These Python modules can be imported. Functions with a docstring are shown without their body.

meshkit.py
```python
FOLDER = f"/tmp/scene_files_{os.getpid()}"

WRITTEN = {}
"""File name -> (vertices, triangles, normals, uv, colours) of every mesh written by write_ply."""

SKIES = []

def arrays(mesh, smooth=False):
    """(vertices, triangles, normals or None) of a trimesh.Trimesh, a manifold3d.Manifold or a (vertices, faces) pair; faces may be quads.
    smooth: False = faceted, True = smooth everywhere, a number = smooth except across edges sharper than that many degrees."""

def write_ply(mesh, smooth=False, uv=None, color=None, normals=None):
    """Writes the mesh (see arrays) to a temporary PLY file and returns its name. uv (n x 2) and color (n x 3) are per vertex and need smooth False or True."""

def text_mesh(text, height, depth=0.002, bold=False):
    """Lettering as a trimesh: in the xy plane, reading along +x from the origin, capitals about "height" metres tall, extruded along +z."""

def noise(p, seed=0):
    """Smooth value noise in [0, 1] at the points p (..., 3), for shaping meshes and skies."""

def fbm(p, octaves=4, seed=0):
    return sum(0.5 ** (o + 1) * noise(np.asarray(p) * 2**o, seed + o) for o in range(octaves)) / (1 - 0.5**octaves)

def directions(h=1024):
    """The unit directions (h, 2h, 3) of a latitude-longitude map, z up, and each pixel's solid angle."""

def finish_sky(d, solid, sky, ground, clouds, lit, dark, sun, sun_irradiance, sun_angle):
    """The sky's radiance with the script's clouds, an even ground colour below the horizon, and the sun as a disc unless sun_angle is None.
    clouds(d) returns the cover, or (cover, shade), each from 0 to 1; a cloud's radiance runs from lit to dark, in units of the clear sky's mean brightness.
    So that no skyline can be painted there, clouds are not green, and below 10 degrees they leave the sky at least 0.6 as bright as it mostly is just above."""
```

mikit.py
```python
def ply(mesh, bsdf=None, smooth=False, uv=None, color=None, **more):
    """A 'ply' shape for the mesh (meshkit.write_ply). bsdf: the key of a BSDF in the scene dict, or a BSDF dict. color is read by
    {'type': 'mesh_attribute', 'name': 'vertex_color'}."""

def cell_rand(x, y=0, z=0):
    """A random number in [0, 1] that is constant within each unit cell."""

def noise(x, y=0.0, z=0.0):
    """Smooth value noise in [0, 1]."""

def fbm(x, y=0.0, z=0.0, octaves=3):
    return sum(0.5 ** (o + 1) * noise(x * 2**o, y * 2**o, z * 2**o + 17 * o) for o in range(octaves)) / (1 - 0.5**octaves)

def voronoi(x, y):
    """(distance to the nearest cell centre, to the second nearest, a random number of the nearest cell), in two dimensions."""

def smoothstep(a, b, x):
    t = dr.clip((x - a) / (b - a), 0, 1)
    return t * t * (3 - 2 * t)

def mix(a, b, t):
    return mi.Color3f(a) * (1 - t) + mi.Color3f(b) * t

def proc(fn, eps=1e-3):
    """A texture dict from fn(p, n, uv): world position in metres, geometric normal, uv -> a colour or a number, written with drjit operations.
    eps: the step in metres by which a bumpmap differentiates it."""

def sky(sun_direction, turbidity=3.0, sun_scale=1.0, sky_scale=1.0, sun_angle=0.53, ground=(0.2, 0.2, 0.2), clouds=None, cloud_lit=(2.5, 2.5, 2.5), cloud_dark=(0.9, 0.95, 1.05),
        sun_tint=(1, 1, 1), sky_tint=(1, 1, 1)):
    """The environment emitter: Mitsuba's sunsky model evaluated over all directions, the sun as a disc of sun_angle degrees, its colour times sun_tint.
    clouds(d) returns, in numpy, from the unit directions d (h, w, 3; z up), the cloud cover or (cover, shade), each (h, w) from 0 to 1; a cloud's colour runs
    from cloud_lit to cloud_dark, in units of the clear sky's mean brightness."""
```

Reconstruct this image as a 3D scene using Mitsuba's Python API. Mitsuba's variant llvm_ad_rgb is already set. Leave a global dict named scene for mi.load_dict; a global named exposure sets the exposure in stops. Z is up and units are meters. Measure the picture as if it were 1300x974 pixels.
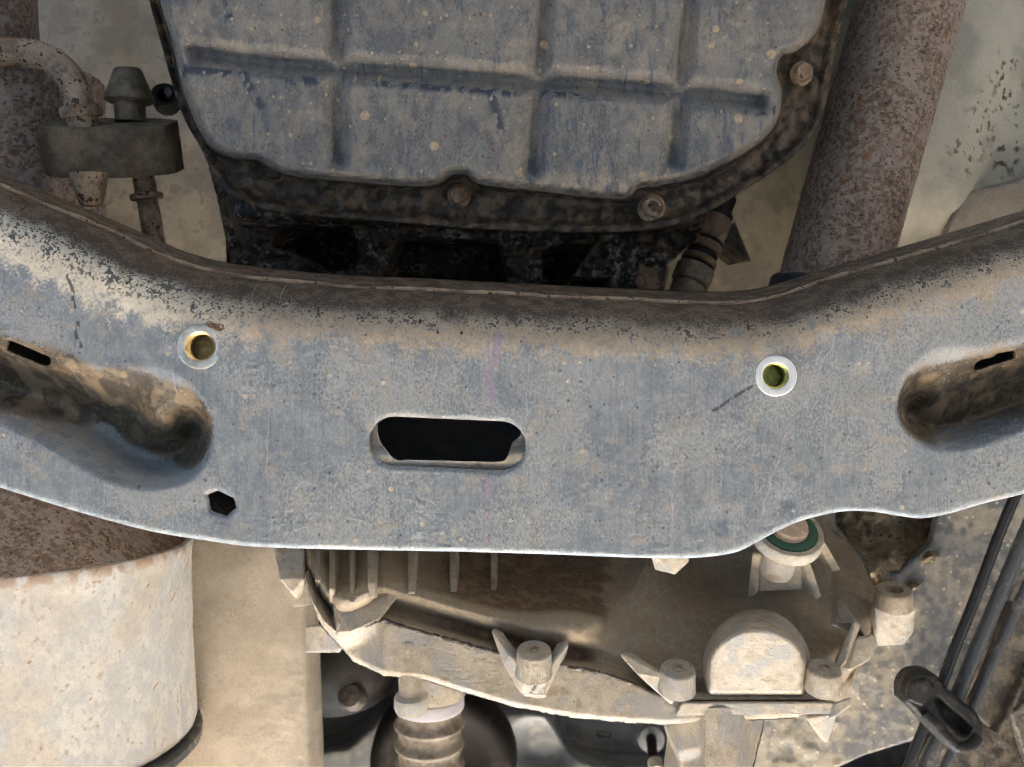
import math, numpy as np, trimesh, shapely, mitsuba as mi, drjit as dr, mikit, meshkit
from scipy.spatial import Delaunay, cKDTree, ConvexHull
from shapely.geometry import Polygon, Point, LineString
from mikit import ply, proc, noise, fbm, voronoi, smoothstep, mix, cell_rand

scene, labels = {}, {}
T = mi.ScalarTransform4f
# ---------------------------------------------------------------- camera, sky, exposure
# x runs to the right of the vehicle as seen from below, y towards the sunlit side, z up. The phone lies under the vehicle and looks straight up.
Z0 = 0.12                                  # height of the lens over the ground
FOV = 62.0
F = 650 / math.tan(math.radians(FOV / 2))  # focal length in pixels of the photograph (1300 wide)
scene['camera'] = {'type': 'thinlens', 'fov': FOV, 'fov_axis': 'x', 'near_clip': 0.02, 'far_clip': 300.0, 'aperture_radius': 0.0013, 'focus_distance': 0.405,
                   'to_world': T().look_at(origin=[0, 0, Z0], target=[0, 0, Z0 + 1], up=[0, -1, 0])}
SUN = (0.30, 0.9, 0.75)
scene['sky'] = mikit.sky(SUN, turbidity=3, sun_angle=1.0)
exposure = 6.45


def P(px, py, D):
    """The point D metres above the lens that the photograph shows at px, py."""
    px, py, D = np.broadcast_arrays(np.asarray(px, float), np.asarray(py, float), np.asarray(D, float))
    return np.stack([(px - 650) / F * D, (py - 487) / F * D, Z0 + D], -1)


# ---------------------------------------------------------------- mesh helpers
def sst(a, b, x):
    t = np.clip((x - a) / (b - a), 0, 1)
    return t * t * (3 - 2 * t)


def spline(pts, n=12):
    """A smooth closed-or-open curve through the points."""
    p = np.asarray(pts, float)
    q = np.vstack([2 * p[0] - p[1], p, 2 * p[-1] - p[-2]])
    out = []
    for i in range(1, len(q) - 2):
        t = np.linspace(0, 1, n, endpoint=False)[:, None]
        a, b, c, d = q[i - 1], q[i], q[i + 1], q[i + 2]
        out.append(0.5 * (2 * b + (c - a) * t + (2 * a - 5 * b + 4 * c - d) * t ** 2 + (3 * b - a - 3 * c + d) * t ** 3))
    return np.vstack(out + [p[-1:]])


def ring_pts(poly, step):
    out = []
    for r in [poly.exterior, *poly.interiors]:
        n = max(8, int(r.length / step))
        corners = np.array(r.coords)[:-1]
        s = np.linspace(0, r.length, n, endpoint=False)
        pts = np.array([r.interpolate(v).coords[0] for v in s])
        out.append(np.vstack([pts, corners]))
    return np.unique(np.round(np.vstack(out), 3), axis=0)


def relief(poly, Dfn, step=5.0, thick=0.003):
    """A pressed sheet or casting: the outline poly (with holes), the distance Dfn(px, py) over it, and a back at that distance plus thick."""
    if not poly.is_valid:
        poly = poly.buffer(0)
    x0, y0, x1, y1 = poly.bounds
    gx, gy = np.meshgrid(np.arange(x0, x1, step), np.arange(y0, y1, step * 0.88))
    gx = gx + (np.arange(gx.shape[0]) % 2)[:, None] * step / 2
    g = np.stack([gx.ravel(), gy.ravel()], 1)
    shapely.prepare(poly)
    g = g[shapely.contains_xy(poly, g[:, 0], g[:, 1])]
    b = ring_pts(poly, step * 0.8)
    if len(g):
        d, _ = cKDTree(b).query(g)
        g = g[d > step * 0.45]
    pts = np.vstack([g, b])
    tri = Delaunay(pts).simplices
    c = pts[tri].mean(1)
    tri = tri[shapely.contains_xy(poly, c[:, 0], c[:, 1])]
    e = pts[tri]
    area = (e[:, 1, 0] - e[:, 0, 0]) * (e[:, 2, 1] - e[:, 0, 1]) - (e[:, 1, 1] - e[:, 0, 1]) * (e[:, 2, 0] - e[:, 0, 0])
    tri[area > 0] = tri[area > 0][:, ::-1]          # front faces look down at the lens
    tri = tri[np.abs(area) > 1e-6]
    D = Dfn(pts[:, 0], pts[:, 1])
    front, back = P(pts[:, 0], pts[:, 1], D), P(pts[:, 0], pts[:, 1], D) + [0, 0, thick]
    edges = np.vstack([tri[:, [0, 1]], tri[:, [1, 2]], tri[:, [2, 0]]])
    key = np.sort(edges, 1)
    _, inv, cnt = np.unique(key, axis=0, return_inverse=True, return_counts=True)
    rim = edges[cnt[inv.ravel()] == 1]
    n = len(pts)
    side = np.vstack([np.stack([rim[:, 1], rim[:, 0], rim[:, 0] + n], 1), np.stack([rim[:, 1], rim[:, 0] + n, rim[:, 1] + n], 1)])
    return trimesh.Trimesh(np.vstack([front, back]), np.vstack([tri, tri[:, ::-1] + n, side]), process=False)


class Edge:
    """Distance in photograph pixels from points to a curve."""
    def __init__(self, pts, close=False):
        l = LineString(list(pts) + ([pts[0]] if close else []))
        n = int(l.length / 1.0) + 2
        self.t = cKDTree(np.array([l.interpolate(v).coords[0] for v in np.linspace(0, l.length, n)]))

    def __call__(self, x, y):
        return self.t.query(np.stack([x, y], -1))[0]


def inside(poly, x, y):
    shapely.prepare(poly)
    return shapely.contains_xy(poly, x, y)


def frame(axis):
    a = np.asarray(axis, float) / np.linalg.norm(axis)
    u = np.cross(a, [0, 0, 1] if abs(a[2]) < 0.9 else [1, 0, 0])
    u /= np.linalg.norm(u)
    return a, u, np.cross(a, u)


def lathe(profile, origin, axis, n=40, squash=1.0, wob=0.0, seed=0):
    """Turned body: profile (radius, height along axis) pairs, closed at both ends if the radius is 0 there."""
    a, u, v = frame(axis)
    pr = np.asarray(profile, float)
    ang = np.arange(n) * 2 * np.pi / n
    r, h = pr[:, 0][:, None], pr[:, 1][:, None]
    if wob:
        q = np.stack([np.cos(ang)[None] * 3 + 0 * h, np.sin(ang)[None] * 3 + 0 * h, h * 120 + 0 * ang[None]], -1)
        r = r * (1 + wob * (meshkit.fbm(q, 3, seed) - 0.5))
    pts = np.asarray(origin) + (r * np.cos(ang))[..., None] * u + (r * np.sin(ang) * squash)[..., None] * v + (h + 0 * ang)[..., None] * a
    m = len(pr)
    i, j = np.meshgrid(np.arange(m - 1), np.arange(n), indexing='ij')
    q = np.stack([i * n + j, i * n + (j + 1) % n, (i + 1) * n + (j + 1) % n, (i + 1) * n + j], -1).reshape(-1, 4)
    f = np.vstack([q[:, [0, 1, 2]], q[:, [0, 2, 3]]])
    return trimesh.Trimesh(pts.reshape(-1, 3), f, process=False)


def tube(path, radius, n=24, close_ends=True, wob=0.0, seed=0):
    p = np.asarray(path, float)
    t = np.gradient(p, axis=0)
    t /= np.linalg.norm(t, axis=1, keepdims=True)
    u = np.cross(t[0], [0, 0, 1] if abs(t[0][2]) < 0.9 else [1, 0, 0])
    us = []
    for k in range(len(p)):
        u = u - t[k] * (u @ t[k])
        u /= np.linalg.norm(u)
        us.append(u.copy())
    us = np.array(us)
    vs = np.cross(t, us)
    ang = np.arange(n) * 2 * np.pi / n
    r = np.broadcast_to(np.asarray(radius, float), (len(p),))[:, None] * np.ones(n)
    if wob:
        q = p[:, None] * 90 + (np.cos(ang)[:, None] * [1, 0, 0] + np.sin(ang)[:, None] * [0, 1, 0])[None] * 2
        r = r * (1 + wob * (meshkit.fbm(q, 3, seed) - 0.5))
    pts = p[:, None] + (r * np.cos(ang))[..., None] * us[:, None] + (r * np.sin(ang))[..., None] * vs[:, None]
    m = len(p)
    i, j = np.meshgrid(np.arange(m - 1), np.arange(n), indexing='ij')
    q = np.stack([i * n + j, i * n + (j + 1) % n, (i + 1) * n + (j + 1) % n, (i + 1) * n + j], -1).reshape(-1, 4)
    f = [q[:, [0, 1, 2]], q[:, [0, 2, 3]]]
    v = pts.reshape(-1, 3)
    if close_ends:
        v = np.vstack([v, p[:1], p[-1:]])
        k = np.arange(n)
        f += [np.stack([k * 0 + m * n, (k + 1) % n, k], 1), np.stack([k * 0 + m * n + 1, (m - 1) * n + k, (m - 1) * n + (k + 1) % n], 1)]
    return trimesh.Trimesh(v, np.vstack(f), process=False)


def hull(pts):
    """Convex solid round (px, py, D) triples."""
    p = np.array([P(*q) for q in pts])
    return trimesh.Trimesh(p).convex_hull if False else trimesh.convex.convex_hull(p)


def soft_hull(pts, r=0.0015):
    """The same with rounded edges: the hull of small balls at the points."""
    b = trimesh.creation.icosphere(2, r).vertices
    return trimesh.convex.convex_hull(np.vstack([P(*q) + b for q in pts]))


def join(*m):
    return trimesh.util.concatenate([x for x in m])


def rough(mesh, amp, scale, seed=0, step=None):
    """Pushes the vertices along their normals by noise."""
    if step:
        v, f = trimesh.remesh.subdivide_to_size(mesh.vertices, mesh.faces, step)
        mesh = trimesh.Trimesh(v, f)
        mesh.merge_vertices()
    n = np.array(mesh.vertex_normals)
    d = meshkit.fbm(np.array(mesh.vertices) * scale, 4, seed) - 0.5
    return trimesh.Trimesh(mesh.vertices + n * (d * 2 * amp)[:, None], mesh.faces, process=False)


# ---------------------------------------------------------------- the scene's entries
def numbered(key):
    if not any(k == key or k.startswith(key + '__') for k in list(scene) + list(labels)):
        return key
    i = 1
    while any(k == f'{key}_{i:03d}' or k.startswith(f'{key}_{i:03d}__') for k in list(scene) + list(labels)):
        i += 1
    return f'{key}_{i:03d}'


def thing(name, label, cat, group=None):
    k = numbered(name)
    labels[k] = {'label': label, 'category': cat}
    if group:
        labels[k]['group'] = group
    return k


def obj(name, mesh, mat, parent=None, smooth=40, label=None):
    k = numbered(f'{parent}__{name}' if parent else name)
    scene[k] = ply(mesh, mat, smooth=smooth)
    if label:
        labels[k] = {'label': label}
    return k


def single(name, mesh, mat, label, cat, smooth=40, group=None):
    k = thing(name, label, cat, group)
    scene[k] = ply(mesh, mat, smooth=smooth)
    return k


# ---------------------------------------------------------------- materials
def C(*v):
    return mi.Color3f(*[float(x) for x in v])


def material(name, color, rough_=0.6, bump=None, height=0.0003, eps=4e-4, metallic=0.0, spec=0.5):
    col = proc(color) if callable(color) else {'type': 'rgb', 'value': list(color)}
    b = {'type': 'principled', 'base_color': col, 'roughness': proc(rough_) if callable(rough_) else rough_, 'metallic': metallic, 'specular': spec}
    if bump is not None:
        b = {'type': 'bumpmap', 'arbitrary': proc(bump, eps), 'scale': height, 'bsdf': b}
    scene[name] = {'type': 'twosided', 'bsdf': b}
    return name


def pw(x, xs, ys):
    """Piecewise straight curve."""
    x, y = mi.Float(x), mi.Float(float(ys[0]))
    for a, b, c, d in zip(xs[:-1], xs[1:], ys[:-1], ys[1:]):
        y += (float(d) - float(c)) * dr.clip((x - float(a)) / (float(b) - float(a)), 0, 1)
    return y


def seg(p, a, b, r0, r1):
    """1 near the straight mark from a to b (world x, y), 0 away from it."""
    dx, dy = float(b[0] - a[0]), float(b[1] - a[1])
    t = dr.clip(((p.x - float(a[0])) * dx + (p.y - float(a[1])) * dy) / (dx * dx + dy * dy), 0, 1)
    d = dr.sqrt(dr.square(p.x - float(a[0]) - t * dx) + dr.square(p.y - float(a[1]) - t * dy))
    return 1 - smoothstep(r0, r1, d)


def spots(p, s, share, r):
    """Round flecks: cells of size 1/s, a share of which carry one of radius up to r cells."""
    d, _, w = voronoi(p.x * s, p.y * s + p.z * s * 0.7)
    size = r * (0.4 + 0.6 * (w / share))
    return dr.select(w < share, 1 - smoothstep(size * 0.7, size, d), 0.0)


# ================================================================ outlines of the crossmember (needed by its paint)
TOP = spline([(-420, 30), (-260, 105), (-120, 168), (0, 220), (100, 262), (200, 306), (250, 324), (300, 335), (400, 346), (500, 351), (600, 356), (700, 361), (800, 366),
              (870, 369), (930, 370), (980, 362), (1040, 344), (1100, 326), (1200, 297), (1300, 267), (1420, 233), (1560, 190), (1720, 135)], 8)
BOT = spline([(-420, 470), (-260, 535), (-120, 582), (0, 619), (60, 638), (120, 656), (180, 672), (220, 680), (260, 686), (300, 692), (340, 695), (400, 697), (500, 699), (600, 701),
              (700, 704), (800, 708), (860, 709), (900, 707), (935, 701), (958, 690), (982, 677), (1010, 664), (1040, 655), (1075, 649), (1110, 650), (1140, 655), (1170, 658),
              (1205, 652), (1250, 639), (1300, 627), (1420, 594), (1560, 550), (1720, 490)], 8)
DP = 0.400                                   # the face of the crossmember


def top_y(x):
    return np.interp(x, TOP[:, 0], TOP[:, 1])


SEAM_X = np.linspace(-420, 1720, 300)
SEAM_Y = top_y(SEAM_X) + 17
seam_w = P(SEAM_X, SEAM_Y, DP + 0.024)
WX = np.linspace(-0.36, 0.36, 25)
WY = np.interp(WX, seam_w[:, 0], seam_w[:, 1])


def wpos(px, py, D=DP):
    q = P(px, py, D)
    return (q[0], q[1])


# ---------------------------------------------------------------- paints, metals, dirt
TAN, PALE, BROWN = C(0.33, 0.25, 0.165), C(0.50, 0.43, 0.33), C(0.085, 0.060, 0.040)
marks = [(wpos(629, 428), wpos(622, 470), .0022, .0045), (wpos(622, 470), wpos(626, 508), .0009, .0026), (wpos(626, 500), wpos(624, 520), .0003, .0016), (wpos(621, 610), wpos(616, 690), .0006, .0022)]
scratch = [(wpos(905, 522), wpos(958, 490), .0002, .0013), (wpos(1048, 420), wpos(1025, 520), .0002, .0007), (wpos(1060, 428), wpos(1030, 500), .0002, .0006),
           (wpos(1000, 545), wpos(965, 660), .0002, .0006), (wpos(675, 445), wpos(668, 540), .0001, .0005), (wpos(88, 350), wpos(100, 440), .0004, .0014), (wpos(490, 600), wpos(488, 660), .0001, .0005), (wpos(800, 420), wpos(790, 520), .0001, .0005), (wpos(720, 520), wpos(712, 640), .0001, .0004), (wpos(1090, 520), wpos(1060, 600), .0002, .0006),
           (wpos(560, 430), wpos(548, 520), .0001, .0004), (wpos(345, 470), wpos(338, 600), .0001, .0005), (wpos(862, 560), wpos(850, 680), .0001, .0004)]


def plate_color(p, n, uv):
    t = p.y - pw(p.x, WX, WY)                                   # metres below the welded seam
    big, mid, fine = fbm(p.x * 40, p.y * 40, p.z * 40, 3), fbm(p.x * 170, p.y * 130, p.z * 170, 3), noise(p.x * 1500, p.y * 1100, p.z * 1500)
    streak = fbm(p.x * 900, p.y * 45, 3.0, 2)
    c = mix(C(0.206, 0.229, 0.252), C(0.262, 0.280, 0.295), smoothstep(0.35, 0.65, mid))
    c = mix(c, C(0.150, 0.175, 0.205), smoothstep(0.55, 0.75, streak) * 0.3)
    c = mix(c, C(0.325, 0.330, 0.325), smoothstep(0.44, 0.70, big + 0.25 * (fine - 0.5)) * 0.7)
    c = mix(c, C(0.36, 0.315, 0.26), smoothstep(0.60, 0.78, fbm(p.x * 150 + 7, p.y * 150, 5.0, 3) + 0.14 * (big - 0.5)) * 0.42)      # caked patches
    c = mix(c, C(0.52, 0.44, 0.34), spots(p, 120, 0.09, 0.18) * smoothstep(0.36, 0.50, big) * 0.9)
    c = mix(c, C(0.10, 0.105, 0.115), spots(p, 270, 0.05, 0.26) * 0.7)
    c = mix(c, C(0.40, 0.40, 0.40), spots(p, 210, 0.03, 0.2) * 0.6)
    c = mix(c, C(0.2, 0.10, 0.06), spots(p, 330, 0.02, 0.22) * 0.7)
    # along the bend: brown dirt on the wall runs out into dried mud, with crumbs of black paint between
    gr = 0.6 * noise(p.x * 1100, p.y * 1100, p.z * 1100) + 0.4 * noise(p.x * 480 + 3, p.y * 480, p.z * 480)
    j = 0.009 * (fbm(p.x * 130, p.y * 130, 1.0, 3) - 0.5) + 0.010 * (gr - 0.5)
    left = smoothstep(-0.10, -0.18, p.x)
    mud = smoothstep(0.003, 0.010, t + j) * (1 - smoothstep(0.020 + 0.008 * left, 0.034 + 0.006 * left, t + 2.0 * j))
    mudw = mix(C(0.36, 0.29, 0.215), C(0.62, 0.565, 0.465), dr.clip(left * 0.8 + 0.5 * (mid - 0.3), 0, 1))
    c = mix(c, mudw, mud * smoothstep(0.20, 0.50, mid + 0.45 * left + 0.12))
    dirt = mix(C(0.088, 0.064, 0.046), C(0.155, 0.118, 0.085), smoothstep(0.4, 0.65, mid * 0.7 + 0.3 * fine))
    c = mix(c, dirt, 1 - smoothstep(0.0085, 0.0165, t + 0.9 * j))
    chip = smoothstep(0.004, 0.010, t) * (1 - smoothstep(0.015 + 0.005 * left, 0.026 + 0.008 * left, t))
    c = mix(c, C(0.048, 0.046, 0.046), smoothstep(0.49, 0.63, gr * 0.55 + 0.2 * noise(p.x * 2100, p.y * 2100, p.z * 2100) + 0.25 * mid + 0.12 * (chip - 1) + 0.03 * left) * chip * 0.9)
    c = mix(c, C(0.10, 0.035, 0.02), spots(p, 260, 0.04, 0.25) * (1 - smoothstep(0.02, 0.03, t)))
    # dried brown mud in the two hollows, kept dark to paint in their shade
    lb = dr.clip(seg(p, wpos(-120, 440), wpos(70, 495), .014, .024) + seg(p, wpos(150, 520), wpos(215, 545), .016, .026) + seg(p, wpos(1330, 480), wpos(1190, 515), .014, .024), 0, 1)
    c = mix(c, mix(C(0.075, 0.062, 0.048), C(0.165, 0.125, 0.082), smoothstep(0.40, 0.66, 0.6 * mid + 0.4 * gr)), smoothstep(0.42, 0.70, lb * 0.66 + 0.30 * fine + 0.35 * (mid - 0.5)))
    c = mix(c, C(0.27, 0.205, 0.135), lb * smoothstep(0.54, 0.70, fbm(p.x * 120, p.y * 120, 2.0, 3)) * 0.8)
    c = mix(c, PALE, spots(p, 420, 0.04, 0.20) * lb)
    # a brown-red smear of paint and scratches
    for k, (a, b, r0, r1) in enumerate(marks):
        c = mix(c, C(0.285, 0.235, 0.30), seg(p, a, b, r0, r1) * smoothstep(0.36, 0.52, fbm(p.x * 500, p.y * 160, 4.0, 3)) * 0.85)
    for k, (a, b, r0, r1) in enumerate(scratch):
        q = mi.Point3f(p.x + 0.002 * (noise(p.y * 180, 2.0) - 0.5), p.y, p.z)
        c = mix(c, C(0.05, 0.045, 0.05) if k in (0, 5) else C(0.36, 0.34, 0.37), seg(q, a, b, r0, r1) * smoothstep(0.05 if k == 0 else 0.3, 0.5, noise(p.x * 800, p.y * 500)) * 0.8)
    hair = noise(p.x * 2600 + 40 * noise(p.x * 20, p.y * 8), p.y * 22)
    c = mix(c, C(0.36, 0.38, 0.41), smoothstep(0.93, 0.985, hair) * smoothstep(0.40, 0.55, fbm(p.x * 30, p.y * 22, 8.0, 2)) * 0.6)
    return c * (0.84 + 0.32 * fine)


def plate_bump(p, n, uv):
    crust = smoothstep(0.42, 0.68, noise(p.x * 75, p.y * 75, p.z * 75) * 0.6 + 0.4 * noise(p.x * 190 + 3, p.y * 190, p.z * 190))
    return fbm(p.x * 620, p.y * 560, p.z * 600, 2) * (0.45 + 0.45 * crust) + 0.22 * crust * smoothstep(0.45, 0.75, noise(p.x * 330, p.y * 300, p.z * 330))


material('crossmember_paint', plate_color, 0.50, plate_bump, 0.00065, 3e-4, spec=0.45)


pan_scuffs = [(wpos(a, b, .445), wpos(c, d, .445)) for a, b, c, d in ((232, 92, 292, 97), (364, 104, 402, 107), (478, 108, 568, 116), (588, 116, 650, 122), (690, 118, 730, 124), (948, 146, 984, 142), (624, 122, 636, 168), (292, 0, 296, 24), (312, 98, 334, 138))]


def pan_color(p, n, uv):
    big, mid, fine = fbm(p.x * 45, p.y * 45, p.z * 45, 3), fbm(p.x * 260, p.y * 120, p.z * 100, 4), noise(p.x * 1400, p.y * 900, p.z * 900)
    c = mix(C(0.120, 0.125, 0.132), C(0.192, 0.187, 0.178), smoothstep(0.30, 0.62, mid * 0.55 + big * 0.45 + 0.1 * (fine - 0.5)))
    c = mix(c, C(0.085, 0.105, 0.14), smoothstep(0.62, 0.75, fbm(p.x * 420, p.y * 90, 3.0, 3)) * smoothstep(0.48, 0.66, fbm(p.x * 38, p.y * 38, 6.0, 3)) * 0.8)   # rubbed paint
    d = smoothstep(0.53, 0.70, fbm(p.x * 75 + 3, p.y * 75, 4.0, 4))
    c = mix(c, C(0.29, 0.25, 0.20), d * 0.35)
    rim = smoothstep(-0.112, -0.100, p.y + 0.010 * (mid - 0.5) - 0.04 * dr.maximum(dr.abs(p.x + 0.01) - 0.13, 0))
    c = mix(c, C(0.36, 0.30, 0.235), rim * smoothstep(0.33, 0.58, mid) * 0.75)              # mud along the lower edge
    c = mix(c, C(0.42, 0.325, 0.21), spots(p, 62, 0.20, 0.19) * (0.45 + 0.55 * fine))
    for a, b in pan_scuffs:
        c = mix(c, C(0.040, 0.052, 0.075), seg(p, a, b, .0006, .0040) * smoothstep(0.40, 0.52, fbm(p.x * 330, p.y * 240, 2.0, 2)) * 0.9)
    c = mix(c, C(0.38, 0.30, 0.20), spots(p, 260, 0.07, 0.3) * 0.8)
    c = mix(c, C(0.16, 0.07, 0.04), spots(p, 300, 0.03, 0.3) * 0.8)
    low = smoothstep(0.455, 0.468, p.z - Z0)                                              # the rim and its wall turn dark brown with height
    rim_brown = mix(C(0.045, 0.034, 0.025), C(0.12, 0.085, 0.055), smoothstep(0.42, 0.66, fbm(p.x * 190, p.y * 190, p.z * 190, 3)))
    c = mix(c, rim_brown, smoothstep(0.35, 0.6, low * 0.9 + 0.25 * (mid - 0.5)))
    return c * (0.8 + 0.4 * fine)


material('oil_pan_paint', pan_color, 0.58, lambda p, n, uv: fbm(p.x * 420, p.y * 380, p.z * 400, 3), 0.0010, 3e-4)


def rust_pipe(p, n, uv):
    a, b, f = fbm(p.x * 420, p.y * 420, p.z * 420, 3), fbm(p.x * 60, p.y * 60, p.z * 60, 2), noise(p.x * 1300, p.y * 1300, p.z * 1300)
    c = mix(C(0.25, 0.172, 0.130), C(0.48, 0.375, 0.30), smoothstep(0.34, 0.66, a * 0.75 + f * 0.25))
    c = mix(c, C(0.50, 0.40, 0.345), smoothstep(0.5, 0.7, b) * 0.5)
    c = mix(c, C(0.12, 0.08, 0.06), smoothstep(0.62, 0.74, fbm(p.x * 520 + 5, p.y * 700, p.z * 520, 2)) * 0.8)
    return mix(c, C(0.29, 0.115, 0.055), smoothstep(0.66, 0.78, fbm(p.x * 300 + 9, p.y * 300, p.z * 300, 2)) * 0.6)


material('exhaust_rust', rust_pipe, 0.85, lambda p, n, uv: fbm(p.x * 450, p.y * 500, p.z * 450, 2), 0.0022, 3e-4, spec=0.2)


def muffler_color(p, n, uv):
    a, b, f = fbm(p.x * 110, p.y * 110, p.z * 110, 3), fbm(p.x * 420, p.y * 420, p.z * 420, 3), noise(p.x * 1200, p.y * 1200, p.z * 1200)
    c = mix(C(0.50, 0.49, 0.47), C(0.60, 0.575, 0.53), smoothstep(0.35, 0.65, a))
    c = mix(c, C(0.54, 0.46, 0.36), smoothstep(0.46, 0.72, fbm(p.x * 35, p.y * 35, p.z * 35, 2)) * 0.55)
    c = mix(c, C(0.44, 0.42, 0.40), smoothstep(0.48, 0.66, b) * 0.45)
    c = mix(c, C(0.36, 0.25, 0.18), smoothstep(0.58, 0.80, b * 0.8 + 0.2 * f) * smoothstep(0.44, 0.62, a))
    c = mix(c, C(0.40, 0.24, 0.15), smoothstep(0.010, 0.0, p.y - 0.105 + 0.008 * (b - 0.5)) * smoothstep(0.45, 0.62, fbm(p.x * 160, p.y * 160, p.z * 160, 2)) * 0.7)
    c = mix(c, C(0.30, 0.19, 0.125), spots(p, 170, 0.10, 0.20) * smoothstep(0.40, 0.55, a) * 0.8)
    return c * (0.9 + 0.2 * f)


material('converter_skin', muffler_color, 0.75, lambda p, n, uv: fbm(p.x * 380, p.y * 380, p.z * 380, 2), 0.0004, 4e-4, spec=0.25)


def dusty(base, dust, s=70, amount=(0.4, 0.62), dark=None, grain=0.3):
    def fn(p, n, uv):
        a, b, f = fbm(p.x * s, p.y * s, p.z * s, 3), fbm(p.x * s * 4, p.y * s * 4, p.z * s * 4, 2), noise(p.x * 1300, p.y * 1300, p.z * 1300)
        c = mix(C(*base), C(*dust), smoothstep(amount[0], amount[1], a * 0.7 + b * 0.3))
        if dark is not None:
            c = mix(c, C(*dark), smoothstep(0.62, 0.72, b))
        return c * (1 - grain / 2 + grain * f)
    return fn


def grit(s):
    return lambda p, n, uv: fbm(p.x * s, p.y * s, p.z * s, 2)


G400, G700, G200, G900 = grit(400), grit(700), grit(200), grit(900)
material('floor_tan', dusty((0.48, 0.44, 0.37), (0.63, 0.585, 0.49), 60, (0.32, 0.66), (0.47, 0.425, 0.35), 0.2), 0.7, G200, 0.0008)
material('floor_olive', dusty((0.38, 0.34, 0.25), (0.52, 0.46, 0.34), 50, (0.35, 0.62), None, 0.25), 0.7, G200, 0.0006)


def shield_color(p, n, uv):
    a, f = fbm(p.x * 30, p.y * 30, p.z * 30, 4), noise(p.x * 1200, p.y * 1200, p.z * 1200)
    c = mix(C(0.44, 0.425, 0.36), C(0.62, 0.585, 0.49), smoothstep(0.35, 0.62, a))
    c = mix(c, C(0.09, 0.085, 0.06), smoothstep(0.60, 0.68, fbm(p.x * 200, p.y * 200, p.z * 200, 3)) * seg(p, wpos(1275, 95, .6), wpos(1275, 200, .6), .004, .022))
    c = mix(c, C(0.20, 0.175, 0.09), smoothstep(0.62, 0.68, fbm(p.x * 260, p.y * 260, 3.0, 3)) * seg(p, wpos(1210, 205, .6), wpos(1255, 130, .6), .006, .02))
    return c * (0.9 + 0.2 * f)


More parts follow.
